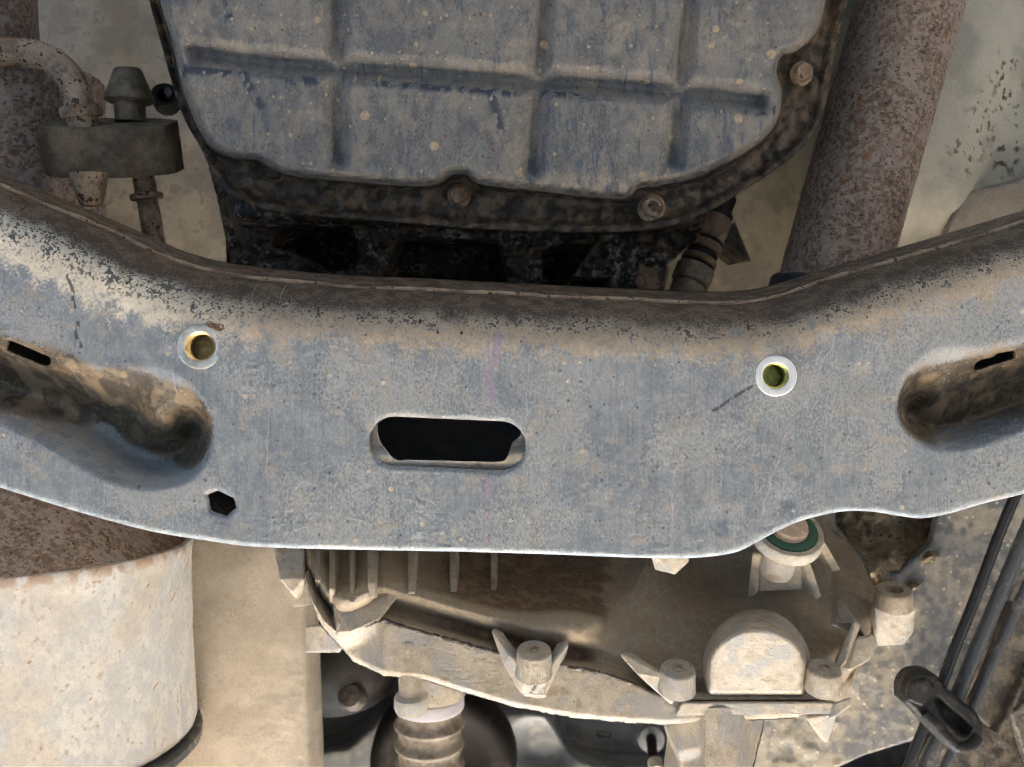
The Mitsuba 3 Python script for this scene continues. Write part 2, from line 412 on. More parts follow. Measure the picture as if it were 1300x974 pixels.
material('heat_shield_metal', shield_color, 0.6, G200, 0.0007)
material('tunnel_panel_paint', dusty((0.30, 0.262, 0.212), (0.385, 0.338, 0.275), 45, (0.3, 0.7), None, 0.35), 0.5, G400, 0.0004)


def cast_color(p, n, uv):
    a, b, f = fbm(p.x * 45, p.y * 45, p.z * 45, 3), fbm(p.x * 240, p.y * 240, p.z * 240, 3), noise(p.x * 1500, p.y * 1500, p.z * 1500)
    c = mix(C(0.295, 0.252, 0.200), C(0.400, 0.352, 0.285), smoothstep(0.3, 0.65, a * 0.5 + b * 0.5))
    c = mix(c, C(0.275, 0.272, 0.265), smoothstep(0.50, 0.64, fbm(p.x * 75 + 4, p.y * 75, p.z * 75, 3)) * 0.75)     # bare alloy
    c = mix(c, C(0.215, 0.165, 0.115), smoothstep(0.58, 0.74, fbm(p.x * 130 + 8, p.y * 130, p.z * 130, 3) * 0.7 + b * 0.3) * 0.7)   # stains
    c = mix(c, C(0.14, 0.105, 0.075), spots(p, 420, 0.06, 0.22) * 0.7)
    return c * (0.82 + 0.36 * f)


def cast_dirt_shade(p, n, uv):
    a, b = fbm(p.x * 130, p.y * 130, p.z * 130, 3), noise(p.x * 900, p.y * 900, p.z * 900)
    c = mix(C(0.27, 0.222, 0.165), C(0.37, 0.318, 0.25), smoothstep(0.3, 0.68, a * 0.7 + b * 0.3))
    barrel = smoothstep(0.060, 0.045, p.x - 0.35 * (0.15 - p.y) + 0.012 * (a - 0.5)) * smoothstep(-0.075, -0.030, p.x + 0.02 * (a - 0.5)) * smoothstep(0.497, 0.506, p.z - Z0 + 0.008 * (a - 0.5))  # brown dirt on the barrel, darkened further to paint its shaded face
    oil = mix(C(0.105, 0.072, 0.048), C(0.20, 0.145, 0.10), smoothstep(0.4, 0.68, a * 0.8 + b * 0.2))
    c = mix(c, oil, barrel * (0.75 + 0.25 * smoothstep(0.3, 0.5, a)))
    return mix(c, C(0.24, 0.185, 0.13), (1 - barrel) * smoothstep(0.42, 0.62, a) * 0.6)


material('cast_dirt_shade', cast_dirt_shade, 0.8, G900, 0.0009, 3e-4, spec=0.3)
material('cast_alloy', cast_color, 0.7, G900, 0.0008, 3e-4, spec=0.3)
material('floor_paint', dusty((0.15, 0.165, 0.185), (0.25, 0.25, 0.24), 45, (0.45, 0.75), None, 0.12), 0.4, G400, 0.0003)


def grime(p, n, uv):
    a, b = fbm(p.x * 190, p.y * 190, p.z * 190, 4), fbm(p.x * 420, p.y * 420, p.z * 420, 2)
    c = mix(C(0.022, 0.018, 0.015), C(0.085, 0.062, 0.042), smoothstep(0.4, 0.65, a))
    return mix(c, C(0.20, 0.195, 0.19), smoothstep(0.52, 0.68, b) * smoothstep(0.46, 0.58, fbm(p.x * 80, p.y * 80, p.z * 80, 2)))


material('oily_grime', grime, 0.55, lambda p, n, uv: fbm(p.x * 300, p.y * 300, p.z * 300, 4), 0.003, 4e-4)
material('rubber', dusty((0.115, 0.082, 0.054), (0.235, 0.178, 0.118), 60, (0.4, 0.68), None, 0.5), 0.6, G700, 0.0005)
material('black_rubber', dusty((0.013, 0.012, 0.012), (0.032, 0.027, 0.024), 80, (0.5, 0.75), None, 0.3), 0.6, spec=0.15)
material('rod_rust', dusty((0.20, 0.135, 0.095), (0.40, 0.30, 0.215), 110, (0.35, 0.62), (0.10, 0.055, 0.035), 0.3), 0.8, G400, 0.0016)
material('zinc', dusty((0.62, 0.60, 0.55), (0.80, 0.79, 0.76), 200, (0.35, 0.6), None, 0.15), 0.34, G400, 0.0003, metallic=0.75)
material('white_zinc', (0.86, 0.86, 0.84), 0.35, metallic=0.35)
material('brass_thread', dusty((0.66, 0.49, 0.20), (0.46, 0.33, 0.15), 300), 0.35, metallic=0.8)
material('green_thread', dusty((0.58, 0.56, 0.15), (0.40, 0.37, 0.13), 300), 0.32, metallic=0.8)
material('bolt_rust', dusty((0.13, 0.075, 0.05), (0.24, 0.16, 0.11), 300, (0.4, 0.6), None, 0.3), 0.7, G700, 0.0006)
material('boot_rubber', dusty((0.100, 0.082, 0.064), (0.215, 0.18, 0.142), 90, (0.3, 0.62), None, 0.25), 0.6, G700, 0.0003)
material('lavender', (0.40, 0.385, 0.42), 0.5)
material('green_seal', (0.022, 0.075, 0.048), 0.6)
material('copper', dusty((0.40, 0.28, 0.20), (0.47, 0.38, 0.30), 160), 0.6)
material('cream', dusty((0.50, 0.46, 0.38), (0.62, 0.57, 0.48), 90), 0.5)
material('line_black', dusty((0.020, 0.021, 0.023), (0.085, 0.078, 0.068), 110, (0.56, 0.8), None, 0.3), 0.3, G700, 0.0003)
material('line_steel', dusty((0.062, 0.065, 0.070), (0.16, 0.148, 0.128), 110, (0.54, 0.8), None, 0.25), 0.33, G700, 0.0003)
material('clip_plastic', dusty((0.018, 0.018, 0.018), (0.06, 0.055, 0.047), 160, (0.45, 0.75), None, 0.3), 0.6, G700, 0.0003, spec=0.3)
material('guard', dusty((0.05, 0.046, 0.042), (0.13, 0.11, 0.085), 130, (0.38, 0.65), None, 0.4), 0.6, G400, 0.001)


def rail_color(p, n, uv):
    a, b, f = fbm(p.x * 55, p.y * 55, p.z * 55, 4), fbm(p.x * 220, p.y * 220, p.z * 220, 3), noise(p.x * 1300, p.y * 1300, p.z * 1300)
    c = mix(C(0.125, 0.134, 0.148), C(0.205, 0.205, 0.202), smoothstep(0.35, 0.65, b))
    c = mix(c, C(0.40, 0.355, 0.28), smoothstep(0.36, 0.70, a * 0.75 + b * 0.25 + 0.9 * dr.clip(0.240 - p.x, -0.12, 0.06)) * 0.8)
    c = mix(c, C(0.50, 0.45, 0.35), spots(p, 190, 0.28, 0.27) * smoothstep(0.36, 0.50, a))
    return c * (0.86 + 0.28 * f)


material('rail_paint', rail_color, 0.6, lambda p, n, uv: fbm(p.x * 260, p.y * 260, p.z * 260, 2), 0.0006, 4e-4)
material('dry_mud', dusty((0.17, 0.125, 0.08), (0.36, 0.29, 0.20), 110, (0.3, 0.6), (0.08, 0.055, 0.035), 0.3), 0.9, G200, 0.003)
material('ground_concrete', dusty((0.33, 0.325, 0.315), (0.42, 0.41, 0.39), 3, (0.35, 0.65), None, 0.1), 0.9)
material('inner_primer', dusty((0.17, 0.18, 0.19), (0.24, 0.215, 0.18), 60), 0.6)
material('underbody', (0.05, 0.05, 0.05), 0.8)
# ================================================================ the setting: the ground in the sun and the vehicle's body over it
g = trimesh.Trimesh([[-120, -120, 0], [120, -120, 0], [120, 120, 0], [-120, 120, 0]], [[0, 1, 2], [0, 2, 3]])
obj('ground', g, 'ground_concrete', smooth=False)
labels['ground'] = {'kind': 'structure', 'label': 'pale concrete ground under the vehicle, in the sun beyond it'}
BODY_Y = 1.95
body = thing('vehicle_underbody', 'dark underside of the vehicle body seen through the gaps between the parts, with unseen side and end walls added to block light', 'car body')
bx = lambda x0, x1, y0, y1, z0, z1: trimesh.creation.box(bounds=[[x0, y0, z0], [x1, y1, z1]])
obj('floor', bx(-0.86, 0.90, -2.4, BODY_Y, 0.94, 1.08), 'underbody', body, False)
obj('side_light_blocker', bx(-0.86, -0.78, -2.4, BODY_Y, 0.15, 0.938), 'underbody', body, False)  # unseen side walls reaching low, added to keep side light out
obj('side_light_blocker', bx(0.82, 0.90, -2.4, BODY_Y, 0.10, 0.938), 'underbody', body, False)
obj('end_light_blocker', bx(-0.778, 0.818, -2.4, -2.3, 0.10, 0.938), 'underbody', body, False)  # unseen end wall, added to block light from behind

# ================================================================ crossmember
cm = thing('crossmember', 'wide blue grey steel crossmember with a long slot, running across under the gearbox', 'crossmember')
px2 = lambda pts: [tuple(p) for p in pts]
slotc = LineString([(500, 560), (636, 566)]).buffer(31, 24)
slotl = LineString([(13, 439), (58, 458)]).buffer(6.5, 8)
slotr = Polygon([(1237, 464), (1241, 459), (1248, 456), (1256, 455), (1262, 453), (1266, 449), (1277, 447), (1287, 445), (1291, 449), (1288, 454), (1278, 458), (1260, 463), (1242, 469), (1237, 469)])
hexh = Polygon([(263, 629), (277, 624), (296, 633), (299, 644), (286, 655), (267, 648)]).buffer(1.0)
NUTS = [(254, 440, 29, 19), (985, 477, 26.5, 16.5)]
outline = Polygon(px2(np.stack([SEAM_X, SEAM_Y], 1)) + px2(BOT[::-1]))
for h in (slotc, slotl, slotr, hexh, *[Point(x, y).buffer(r * 0.8) for x, y, r, _ in NUTS]):
    outline = outline.difference(h)
dentl = Polygon(spline([(-420, 270), (-260, 335), (-80, 402), (0, 430), (40, 442), (92, 461), (130, 471), (172, 468), (210, 472), (240, 489), (258, 518), (265, 552), (256, 590), (228, 611),
                        (182, 617), (140, 608), (100, 588), (60, 564), (0, 535), (-80, 505), (-260, 445), (-420, 385)], 6))
dentr = Polygon(spline([(1720, 300), (1560, 352), (1420, 399), (1340, 424), (1294, 434), (1262, 441), (1232, 444), (1209, 443), (1187, 447), (1163, 464), (1148, 486), (1142, 512), (1150, 538), (1172, 557), (1200, 567),
                        (1240, 563), (1300, 540), (1340, 526), (1420, 500), (1560, 455), (1720, 400)], 6))
el, er, ebot = Edge(list(dentl.exterior.coords)), Edge(list(dentr.exterior.coords)), Edge(px2(BOT))


VL = Edge(spline([(-420, 340), (-260, 402), (-80, 462), (0, 486), (60, 506), (120, 536), (160, 566), (198, 580), (232, 570), (246, 548)], 6))
VR = Edge(spline([(1720, 372), (1560, 424), (1420, 468), (1300, 508), (1240, 530), (1195, 541), (1166, 534), (1158, 520)], 6))
HOLES = [Edge(list(h.exterior.coords)) for h in (slotc, slotl, slotr, hexh)]


def plate_D(x, y):
    t = y - (top_y(x) + 17)
    k = np.clip(1 - t / 66, 0, 1)
    D = DP + 0.030 * (1 - np.sqrt(np.clip(1 - (k * 0.97) ** 2, 0, 1)))
    for poly, e, v, deep in ((dentl, el, VL, 0.034), (dentr, er, VR, 0.040)):
        m = inside(poly, x, y)
        db, dv = e(x, y), v(x, y)
        k2 = np.where(m, (db + 9) / (db + 9 + dv), np.clip(9 - db, 0, 9) / (18 + dv))
        D = D + deep * sst(0.02, 1.0, k2)
    D = D - 0.011 * np.exp(-(((x - 204) / 34) ** 2 + ((y - 526) / 30) ** 2)) - 0.006 * np.exp(-(((x - 1195) / 30) ** 2 + ((y - 492) / 24) ** 2))
    for hd in HOLES:
        D = D + 0.0014 * np.clip(1 - hd(x, y) / 5, 0, 1) ** 2
    eb = ebot(x, y)
    D = D + 0.0016 * np.clip(1 - eb / 5, 0, 1) ** 2
    q = P(x, y, DP)
    dents = [(910, 660, 13, .0012), (997, 634, 10, .001), (1100, 480, 20, .0010), (150, 420, 40, .0010), (760, 520, 60, .0012)]
    for a, b, r, h in dents:
        D = D + h * np.exp(-((x - a) ** 2 + (y - b) ** 2) / r ** 2)
    for a, b, r, _ in NUTS:
        D = D - 0.0
    D = D + 0.0006 * (meshkit.fbm(q * 45, 2, 3) - 0.5)
    crust = sst(0.46, 0.66, meshkit.fbm(q * 60, 3, 7))
    return D - 0.00018 * crust * sst(0.42, 0.62, meshkit.fbm(q * 330, 2, 5))


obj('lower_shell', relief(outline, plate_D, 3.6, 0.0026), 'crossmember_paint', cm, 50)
wall = Polygon(px2(np.stack([SEAM_X, SEAM_Y + 4], 1)) + px2(np.stack([SEAM_X, top_y(SEAM_X)], 1)[::-1]))


def wall_D(x, y):
    t = (y - (top_y(x) + 17))
    q = P(x, y, 0.44)
    return DP + 0.0305 - 0.0019 * np.clip(t, -17, 0) + 0.0012 * (meshkit.fbm(q * 90, 3, 2) - 0.5)


obj('upper_shell', relief(wall, wall_D, 5, 0.05), 'crossmember_paint', cm, 50, label='dirt browned upper shell of the crossmember behind the welded seam')
# the sheet inside the slot, with its own smaller opening
inner = Polygon([(420, 500), (720, 506), (716, 640), (424, 630)])
inner = inner.difference(Polygon(spline([(478, 516), (560, 515), (664, 520), (664, 540), (659, 555), (650, 563), (645, 578), (636, 586), (600, 586), (560, 585), (520, 584), (503, 584), (492, 574), (480, 554), (478, 516)], 8)).buffer(3, 8).buffer(-3, 8))
obj('inner_sheet', relief(inner, lambda x, y: DP + 0.0060 + 0 * x - 0.0044 * sst(606, 584, y) * sst(564, 578, y), 3, 0.0015), 'cast_alloy', cm, 40, label='dusty inner sheet seen along the lower edge of the long slot')
bsp = Polygon(px2(np.stack([SEAM_X, top_y(SEAM_X) + 16], 1)) + px2((BOT - [0, 9])[::-1])).buffer(0)
bse = Edge(px2(BOT))
obj('back_shell', relief(bsp, lambda x, y: DP + 0.0035 + 0.095 * sst(8, 60, bse(x, y)) + 0 * x, 12, 0.002), 'inner_primer', cm, 40, label='inner back wall of the crossmember, seen through the long slot')
for (x, y, r, rb), m, bm, lab in zip(NUTS, ('zinc', 'white_zinc'), ('brass_thread', 'green_thread'),
                                     ('zinc collar of the threaded insert left of the slot, with a brassy thread', 'white zinc collar of the threaded insert right of the slot, with a greenish thread')):
    k = DP / F
    D0 = float(plate_D(np.array([float(x)]), np.array([float(y)]))[0]) - 0.0012
    o = P(x, y, D0)
    ax = np.array([-0.16 if x < 600 else 0.12, 0.02, 1.0])
    R, rr = r * k, rb * k
    ins = obj('threaded_insert', lathe([(rr, 0.0012), (rr, 0.0004), (rr + 0.0006, 0), (R - 0.0009, 0), (R - 0.0003, 0.0003), (R, 0.001), (R, 0.004)], o, ax, 64), m, cm, 35, label=lab)
    prof = [(rr, 0.0012)]
    for i in range(10):
        prof += [(rr * 0.86, 0.0020 + i * 0.0016), (rr, 0.0028 + i * 0.0016)]
    prof += [(rr * 0.9, 0.018), (0, 0.0182)]
    obj('thread', lathe(prof, o, ax, 48), bm, ins, 30)
bead = spline([P(x, top_y(x) + 15.5 + 1.5 * math.sin(x * .037) * math.sin(x * .011), DP + .0252) for x in np.linspace(-380, 1680, 60)], 6)
obj('weld_seam', rough(tube(bead, 0.0013, 12), 0.0009, 260, 8), 'rod_rust', cm, 60, label='brown welded seam along the upper edge of the crossmember')
chip = relief(Polygon([(258, 412), (266, 407), (274, 411), (283, 412), (285, 418), (277, 421), (270, 417), (262, 417)]), lambda x, y: DP - 0.0012 + 0.0016 * (meshkit.fbm(P(x, y, .4) * 900, 2, 1)), 3, 0.002)
obj('rust_flake', chip, 'bolt_rust', cm, 30)

# ================================================================ oil pan
op = thing('oil_pan', 'dusty dark steel oil pan with a grid of pressed ribs, bolted on above the crossmember', 'oil pan')
fl = spline([(116, -420), (146, -200), (181, -40), (193, 15), (205, 57), (215, 94), (226, 131), (239, 161), (254, 186), (264, 208), (274, 232), (296, 250), (345, 268), (420, 276), (500, 282), (600, 290), (700, 294),
             (790, 294), (850, 287), (900, 268), (950, 238), (990, 212), (1016, 190), (1036, 164), (1049, 128), (1062, 60), (1078, -10), (1110, -180), (1160, -420)], 8)
fr_ = [tuple(q) for q in fl]
flange = Polygon(fr_)
face = Polygon(spline([(134, -420), (164, -200), (198, -40), (210, 12), (222, 52), (232, 98), (245, 138), (258, 166), (276, 188), (302, 197), (328, 199), (346, 211), (372, 219), (430, 225), (520, 232), (555, 229), (570, 219),
                       (592, 218), (612, 230), (680, 238), (740, 245), (793, 248), (808, 236), (840, 231), (880, 222), (925, 201), (962, 178), (984, 150), (988, 116), (982, 92), (990, 68), (1014, 58),
                       (1034, 36), (1046, -10), (1080, -180), (1130, -420)], 6))
ef, efl = Edge(list(face.exterior.coords)), Edge(fr_)
HG = spline([(205, 62), (320, 78), (430, 87), (560, 96), (680, 104), (780, 110), (860, 117), (940, 126), (985, 132)], 8)
VG = [np.array([(424, -420), (427, 0), (430, 225)]), np.array([(716, -420), (692, 0), (676, 225)]), np.array([(908, -420), (874, 0), (854, 225)])]


def press(s, a, b):
    """A pressed groove: a gentle flank a pixels wide on one side, a steeper one b wide on the other."""
    return 0.5 + 0.5 * np.cos(np.pi * np.clip(np.where(s < 0, -s / a, s / b), 0, 1))


def pan_D(x, y):
    e = ef(x, y)
    s = np.where(inside(face, x, y), e, -e)
    D = 0.4405 + 0.031 * sst(5, -9, s)
    depth = np.zeros_like(D)
    ends = sst(196, 226, x) * sst(992, 966, x)
    depth = np.maximum(depth, 0.0105 * press(y - 2 - np.interp(x, HG[:, 0], HG[:, 1]), 27, 17) * ends)
    for vg in VG:
        depth = np.maximum(depth, 0.0085 * press(x - 1 - np.interp(y, vg[:, 1], vg[:, 0]), 24, 16))
    D = D + depth * sst(6, 22, s)
    eo = efl(x, y)
    D = D - 0.004 * sst(14, 8, eo) * sst(-8, -14, s)          # turned lip along the rim
    q = P(x, y, 0.45)
    D = D + 0.002 * (meshkit.fbm(q * 22, 2, 9) - 0.5) - 0.0008 * sst(0.5, 0.7, meshkit.fbm(q * 120, 3, 4))
    return D + 0.009 * sst(-2, -10, s) * (meshkit.fbm(q * 170, 3, 6) - 0.5)


obj('body', relief(flange, pan_D, 4.2, 0.0025), 'oil_pan_paint', op, 50)


def bolt(px, py, D, r, parent, mat='bolt_rust', hollow=False, axis=(0, 0.1, -1), h=0.006):
    R = r * D / F
    prof = [(R * 1.35, -0.001), (R * 1.35, 0.0008), (R * 1.0, 0.0016), (R, h), (R * 0.86, h + 0.0008)]
    prof += [(R * 0.55, h + 0.0008), (R * 0.5, h - 0.003), (0, h - 0.003)] if hollow else [(0, h + 0.0012)]
    return obj('bolt', lathe(prof, P(px, py, D), axis, 24, wob=0.12, seed=int(px)), mat, parent, 40)


bolt(583, 249, 0.470, 11, op)
bolt(827, 264, 0.469, 13, op, 'rod_rust', True)
bolt(1017, 94, 0.469, 11, op, 'rod_rust')
bolt(349, 218, 0.470, 11, op, 'oily_grime')
bolt(1082, -120, 0.469, 11, op)

# ================================================================ gearbox case behind the oil pan
gc = thing('gearbox_case', 'grimy black gearbox casting with open webs, in the gap between oil pan and crossmember', 'gearbox')
case = Polygon([(262, 200), (300, 246), (420, 262), (700, 280), (840, 272), (896, 262), (888, 300), (846, 338), (830, 440), (300, 440), (296, 372), (290, 320), (278, 262)])
holes = [Polygon(spline([(362, 292), (386, 282), (440, 287), (450, 300), (455, 330), (440, 341), (412, 344), (396, 330), (370, 318), (345, 312), (362, 292)], 5)),
         Polygon(spline([(506, 299), (560, 303), (626, 305), (634, 318), (634, 372), (500, 366), (498, 325), (506, 299)], 4)), Polygon([(688, 318), (712, 309), (752, 312), (740, 330), (712, 372), (690, 372)]),
         Polygon([(726, 352), (772, 354), (778, 375), (724, 375)]), Polygon([(366, 352), (384, 346), (388, 358), (366, 360)])]
for h in holes:
    case = case.difference(h)


def case_D(x, y):
    q = P(x, y, 0.53)
    lum = meshkit.fbm(q * 130, 4, 11) - 0.5
    rail = 0.016 * sst(290, 272, y - 0.02 * (x - 300))
    return 0.520 - rail - 0.024 * lum * sst(280, 310, y) + 0.03 * sst(310, 262, x)


obj('casting', relief(case, case_D, 3.5, 0.03), 'oily_grime', gc, 60)
cavity = [(284, 236), (846, 244), (836, 446), (292, 446)]
ce = Edge(cavity, True)
obj('inside', relief(Polygon(cavity), lambda x, y: 0.5535 + 0.115 * sst(0, 26, ce(x, y)), 8, 0.003), 'oily_grime', gc, 50, label='deep inside of the gearbox casting behind its open webs')

# ---- connector, bracket and wedge right of the gearbox
se = thing('plug_connector', 'brown cylindrical connector with black bands, beside the gearbox under the oil pan corner', 'connector')
a, b = P(917, 262, 0.560), P(862, 392, 0.548)
ax, L = (b - a) / np.linalg.norm(b - a), float(np.linalg.norm(b - a))
rs = 0.0103
segs = [(-0.1, .06, .7, 'black_rubber'), (.06, .12, .92, 'black_rubber'), (.12, .34, 1.0, 'cast_dirt_shade'), (.34, .37, 1.06, 'black_rubber'), (.37, .45, 1.08, 'cast_dirt_shade'), (.45, .51, 1.0, 'black_rubber'), (.51, .57, 1.14, 'cast_dirt_shade'),
        (.57, .60, 1.02, 'black_rubber'), (.60, .76, 1.22, 'boot_rubber'), (.76, 1.15, 1.05, 'boot_rubber')]
for s0, s1, k, m in segs:
    r = rs * k
    obj('band' if m == 'black_rubber' else 'sleeve', lathe([(0, s0 * L), (r * 0.93, s0 * L), (r, s0 * L + 0.001), (r, s1 * L - 0.001), (r * 0.93, s1 * L), (0, s1 * L)], a, ax, 32), m, se, 35)
single('dark_wedge', soft_hull([(914, 290, .60), (933, 284, .60), (952, 331, .60), (924, 336, .60), (906, 322, .60), (920, 300, .585), (945, 330, .585)], 0.0006), 'guard',
       'dark wedge shaped body beside the ringed connector', 'bracket', 30)  # dark solid set on a black triangular area
tb = thing('tab_bracket', 'small pale bent steel tab at the end of the grimy gearbox', 'bracket')
obj('tab', relief(Polygon([(812, 333), (822, 340), (850, 339), (838, 400), (806, 400)]), lambda x, y: 0.515 + 0.0002 * (x - 812), 5, 0.002), 'cast_dirt_shade', tb)
obj('bolt', lathe([(0.0037, 0), (0.0037, 0.004), (0.003, 0.005), (0, 0.005)], P(812, 356, 0.512), (0, 0.2, -1), 20), 'bolt_rust', tb)

# ================================================================ exhaust pipes
ex = thing('exhaust_pipe', 'thick pitted brown exhaust pipe slanting down the right side past the oil pan', 'pipe')
a, b = P(1232, -270, 0.53), P(1040, 412, 0.53)
n = 90
path = a + (b - a) * np.linspace(0, 1, n)[:, None]
obj('tube', rough(tube(path, 0.0315, 96), 0.0007, 300, 1), 'exhaust_rust', ex, 60)
c0 = P(1053, 366, 0.53)
axp = (b - a) / np.linalg.norm(b - a)
obj('collar', lathe([(0.0312, -0.012), (0.0345, -0.012), (0.036, -0.0105), (0.036, 0.03), (0.031, 0.03)], c0 + axp * 0.012, axp, 64), 'line_steel', ex, 35, label='smooth steel collar at the lower end of the pipe')
ex2 = thing('exhaust_pipe', 'dark rusty exhaust pipe cut off by the left edge, behind the bent rod', 'pipe')
path = P(np.linspace(-30, 6, 60), np.linspace(-300, 330, 60), 0.54)
obj('tube', rough(tube(path, 0.0265, 72), 0.001, 330, 5), 'exhaust_rust', ex2, 60)

# ================================================================ exhaust hanger
rod = thing('hanger_rod', 'bent rusty steel rod coming from the left edge into the rubber hanger', 'rod')
path = spline([P(-160, 50, .485), P(-60, 60, .485), P(0, 66, .485), P(38, 68, .485), P(66, 77, .485), P(86, 96, .485), P(97, 118, .485), P(103, 150, .485), P(112, 178, .485)], 8)
obj('rod', rough(tube(path, 0.0079, 28), 0.0005, 400, 2), 'rod_rust', rod, 60)
obj('collar', lathe([(0.0075, -0.003), (0.0108, -0.003), (0.0114, -0.0015), (0.0114, 0.0015), (0.0108, 0.003), (0.0075, 0.003)], P(103, 142, .485), (0.14, 1, 0.25), 36), 'rod_rust', rod, 40)
obj('tip', lathe([(0.0, -0.004), (0.0095, -0.004), (0.0095, 0), (0.0062, 0.0125), (0.0045, 0.0145), (0, 0.015)], P(113, 229, .478), (0.03, 1, 0.15), 32), 'rod_rust', rod, 40, label='conical rusty tip of the rod under the rubber hanger')
hg = thing('rubber_hanger', 'dusty black rubber exhaust hanger block below the oil pan side', 'rubber hanger')
fp = [(-0.040, 0.012), (-0.036, -0.010), (-0.024, -0.0185), (0.0, -0.021), (0.018, -0.020), (0.038, -0.008), (0.040, 0.004), (0.038, 0.016), (0.02, 0.026), (-0.02, 0.027), (-0.034, 0.022)]
foot = Polygon(spline(fp + fp[:1], 6)).buffer(0)
hb = trimesh.creation.extrude_polygon(foot.buffer(-0.0015).buffer(0), 0.0275, engine='earcut')
v, f = trimesh.remesh.subdivide_to_size(hb.vertices, hb.faces, 0.003)
hb = trimesh.Trimesh(v, f)
hb.merge_vertices()
# local x, y, z -> along x, depth, along the hanger (y)
V = np.array(hb.vertices)
al = math.radians(24)
w = np.stack([V[:, 0], (V[:, 2] - 0.0137) * math.cos(al) - V[:, 1] * math.sin(al), V[:, 1] * math.cos(al) + (V[:, 2] - 0.0137) * math.sin(al)], 1)
hb = trimesh.Trimesh(w + P(137, 188, .497), hb.faces[:, ::-1])
obj('block', rough(hb, 0.0006, 120, 3), 'rubber', hg, 50)
obj('peg', lathe([(0, -0.022), (0.0068, -0.022), (0.0078, -0.021), (0.0135, -0.006), (0.0138, -0.004), (0.0125, -0.003), (0.0085, -0.002), (0.0085, 0.008), (0, 0.008)], P(165, 137, .50), (0.0, 1, 0.12), 36), 'rubber', hg, 40,
    label='mushroom shaped end of the rubber hanger')
st = thing('support_rod', 'brown collared pin running down from the rubber hanger to the crossmember', 'pin')
ax = np.array([0.13, 1, 0.1])
obj('pin', lathe([(0, -0.01), (0.0062, -0.01), (0.0062, 0.012), (0.0060, 0.016), (0.0066, 0.06), (0, 0.06)], P(182, 224, .51), ax, 28), 'rod_rust', st)
obj('collar', lathe([(0.006, 0.0095), (0.0092, 0.0105), (0.0096, 0.0120), (0.0092, 0.0135), (0.006, 0.0145)], P(182, 224, .51), ax, 28), 'rod_rust', st)
sb = thing('ring_plug', 'round black hollow plug beside the left edge of the oil pan', 'plug')
obj('ring', lathe([(0.0042, 0.004), (0.0048, 0), (0.0075, -0.001), (0.0088, 0.001), (0.009, 0.012), (0, 0.012)], P(209, 121, .56), (-0.25, 0.1, 1), 36), 'black_rubber', sb)
obj('pin', lathe([(0, -0.004), (0.002, -0.004), (0.0024, -0.002), (0.0024, 0.012)], P(214, 118, .56), (-0.25, 0.1, 1), 20), 'line_steel', sb)

# ================================================================ floor sheets above
def wavy(D0, amp, s, seed, slope=(0, 0)):
    def fn(x, y):
        q = P(x, y, D0)
        return D0 + amp * (meshkit.fbm(q * s, 3, seed) - 0.5) + slope[0] * (x - 650) + slope[1] * (y - 487)
    return fn


single('floor_sheet', relief(Polygon([(-300, -400), (420, -400), (420, 180), (296, 230), (296, 450), (-300, 450)]), wavy(0.63, 0.012, 18, 1), 12, 0.002), 'floor_tan', 'pale dusty floor sheet behind the rubber hanger, left of the oil pan', 'floor sheet', 60)
single('floor_sheet', relief(Polygon([(860, -400), (1250, -400), (1130, 0), (1060, 330), (1010, 470), (830, 470), (850, 300)]), wavy(0.64, 0.008, 20, 2), 12, 0.002), 'floor_olive',
       'olive tan floor sheet between the oil pan and the slanting exhaust pipe', 'floor sheet', 60)


def shield_D(x, y):
    q = P(x, y, 0.6)
    e = 0.020 * sst(1285, 1225, x + 0.20 * (y - 150)) * sst(330, 230, y)
    return 0.60 - e + 0.008 * (meshkit.fbm(q * 20, 3, 8) - 0.5)


hs = thing('heat_shield', 'light grey green heat shield in the upper right corner behind the exhaust pipe', 'heat shield')
obj('sheet', relief(Polygon([(1090, -400), (1700, -400), (1700, 420), (1040, 420), (1060, 300), (1120, 40)]), shield_D, 9, 0.002), 'heat_shield_metal', hs, 60)
obj('panel', relief(Polygon(spline([(1196, 330), (1202, 292), (1213, 262), (1232, 243), (1262, 235), (1300, 224), (1400, 200), (1500, 190), (1500, 380), (1196, 380), (1196, 330)], 5)), wavy(0.588, 0.004, 30, 4), 8, 0.006), 'tunnel_panel_paint', hs, 50,
    label='darker grey panel in the corner of the heat shield')
# ================================================================ catalytic converter lower left
cv = thing('catalytic_converter', 'pale rust spotted round converter in the lower left corner under the crossmember', 'converter')
cx, cz, Y0 = -0.310, Z0 + 0.545, 0.105
org = np.array([cx, Y0, cz])
L = 0.122
obj('shell', rough(lathe([(0.0935, 0.0015), (0.0955, -0.0012), (0.0985, -0.0008), (0.0992, 0.002), (0.0988, 0.006)] + [(0.0985 + 0.0035 * t ** 2, 0.006 + t * (L - 0.012)) for t in np.linspace(0.04, 1, 40)] + [(0.101, L - 0.002), (0.099, L), (0.09, L + 0.002)], org, (0, 1, 0), 220), 0.0003, 60, 1), 'converter_skin', cv, 50)
obj('rim_flange', lathe([(0.09, L + 0.002), (0.1035, L + 0.0015), (0.1055, L + 0.003), (0.1055, L + 0.008), (0.1035, L + 0.010), (0.09, L + 0.012)], org, (0, 1, 0), 160), 'line_steel', cv, 40)
obj('end_cap', rough(lathe([(0.0965, 0.008), (0.0945, 0.0035), (0.090, 0.001), (0.080, -0.008), (0.066, -0.022), (0.052, -0.042), (0.046, -0.065), (0.045, -0.30)], org, (0, 1, 0), 160), 0.0012, 180, 7), 'exhaust_rust', cv, 60, label='brown rusted end cone of the converter')
obj('outlet_cone', lathe([(0.09, L + 0.010), (0.06, L + 0.07), (0.045, L + 0.12), (0.045, L + 0.6)], org, (0, 1, 0), 80), 'exhaust_rust', cv, 60)

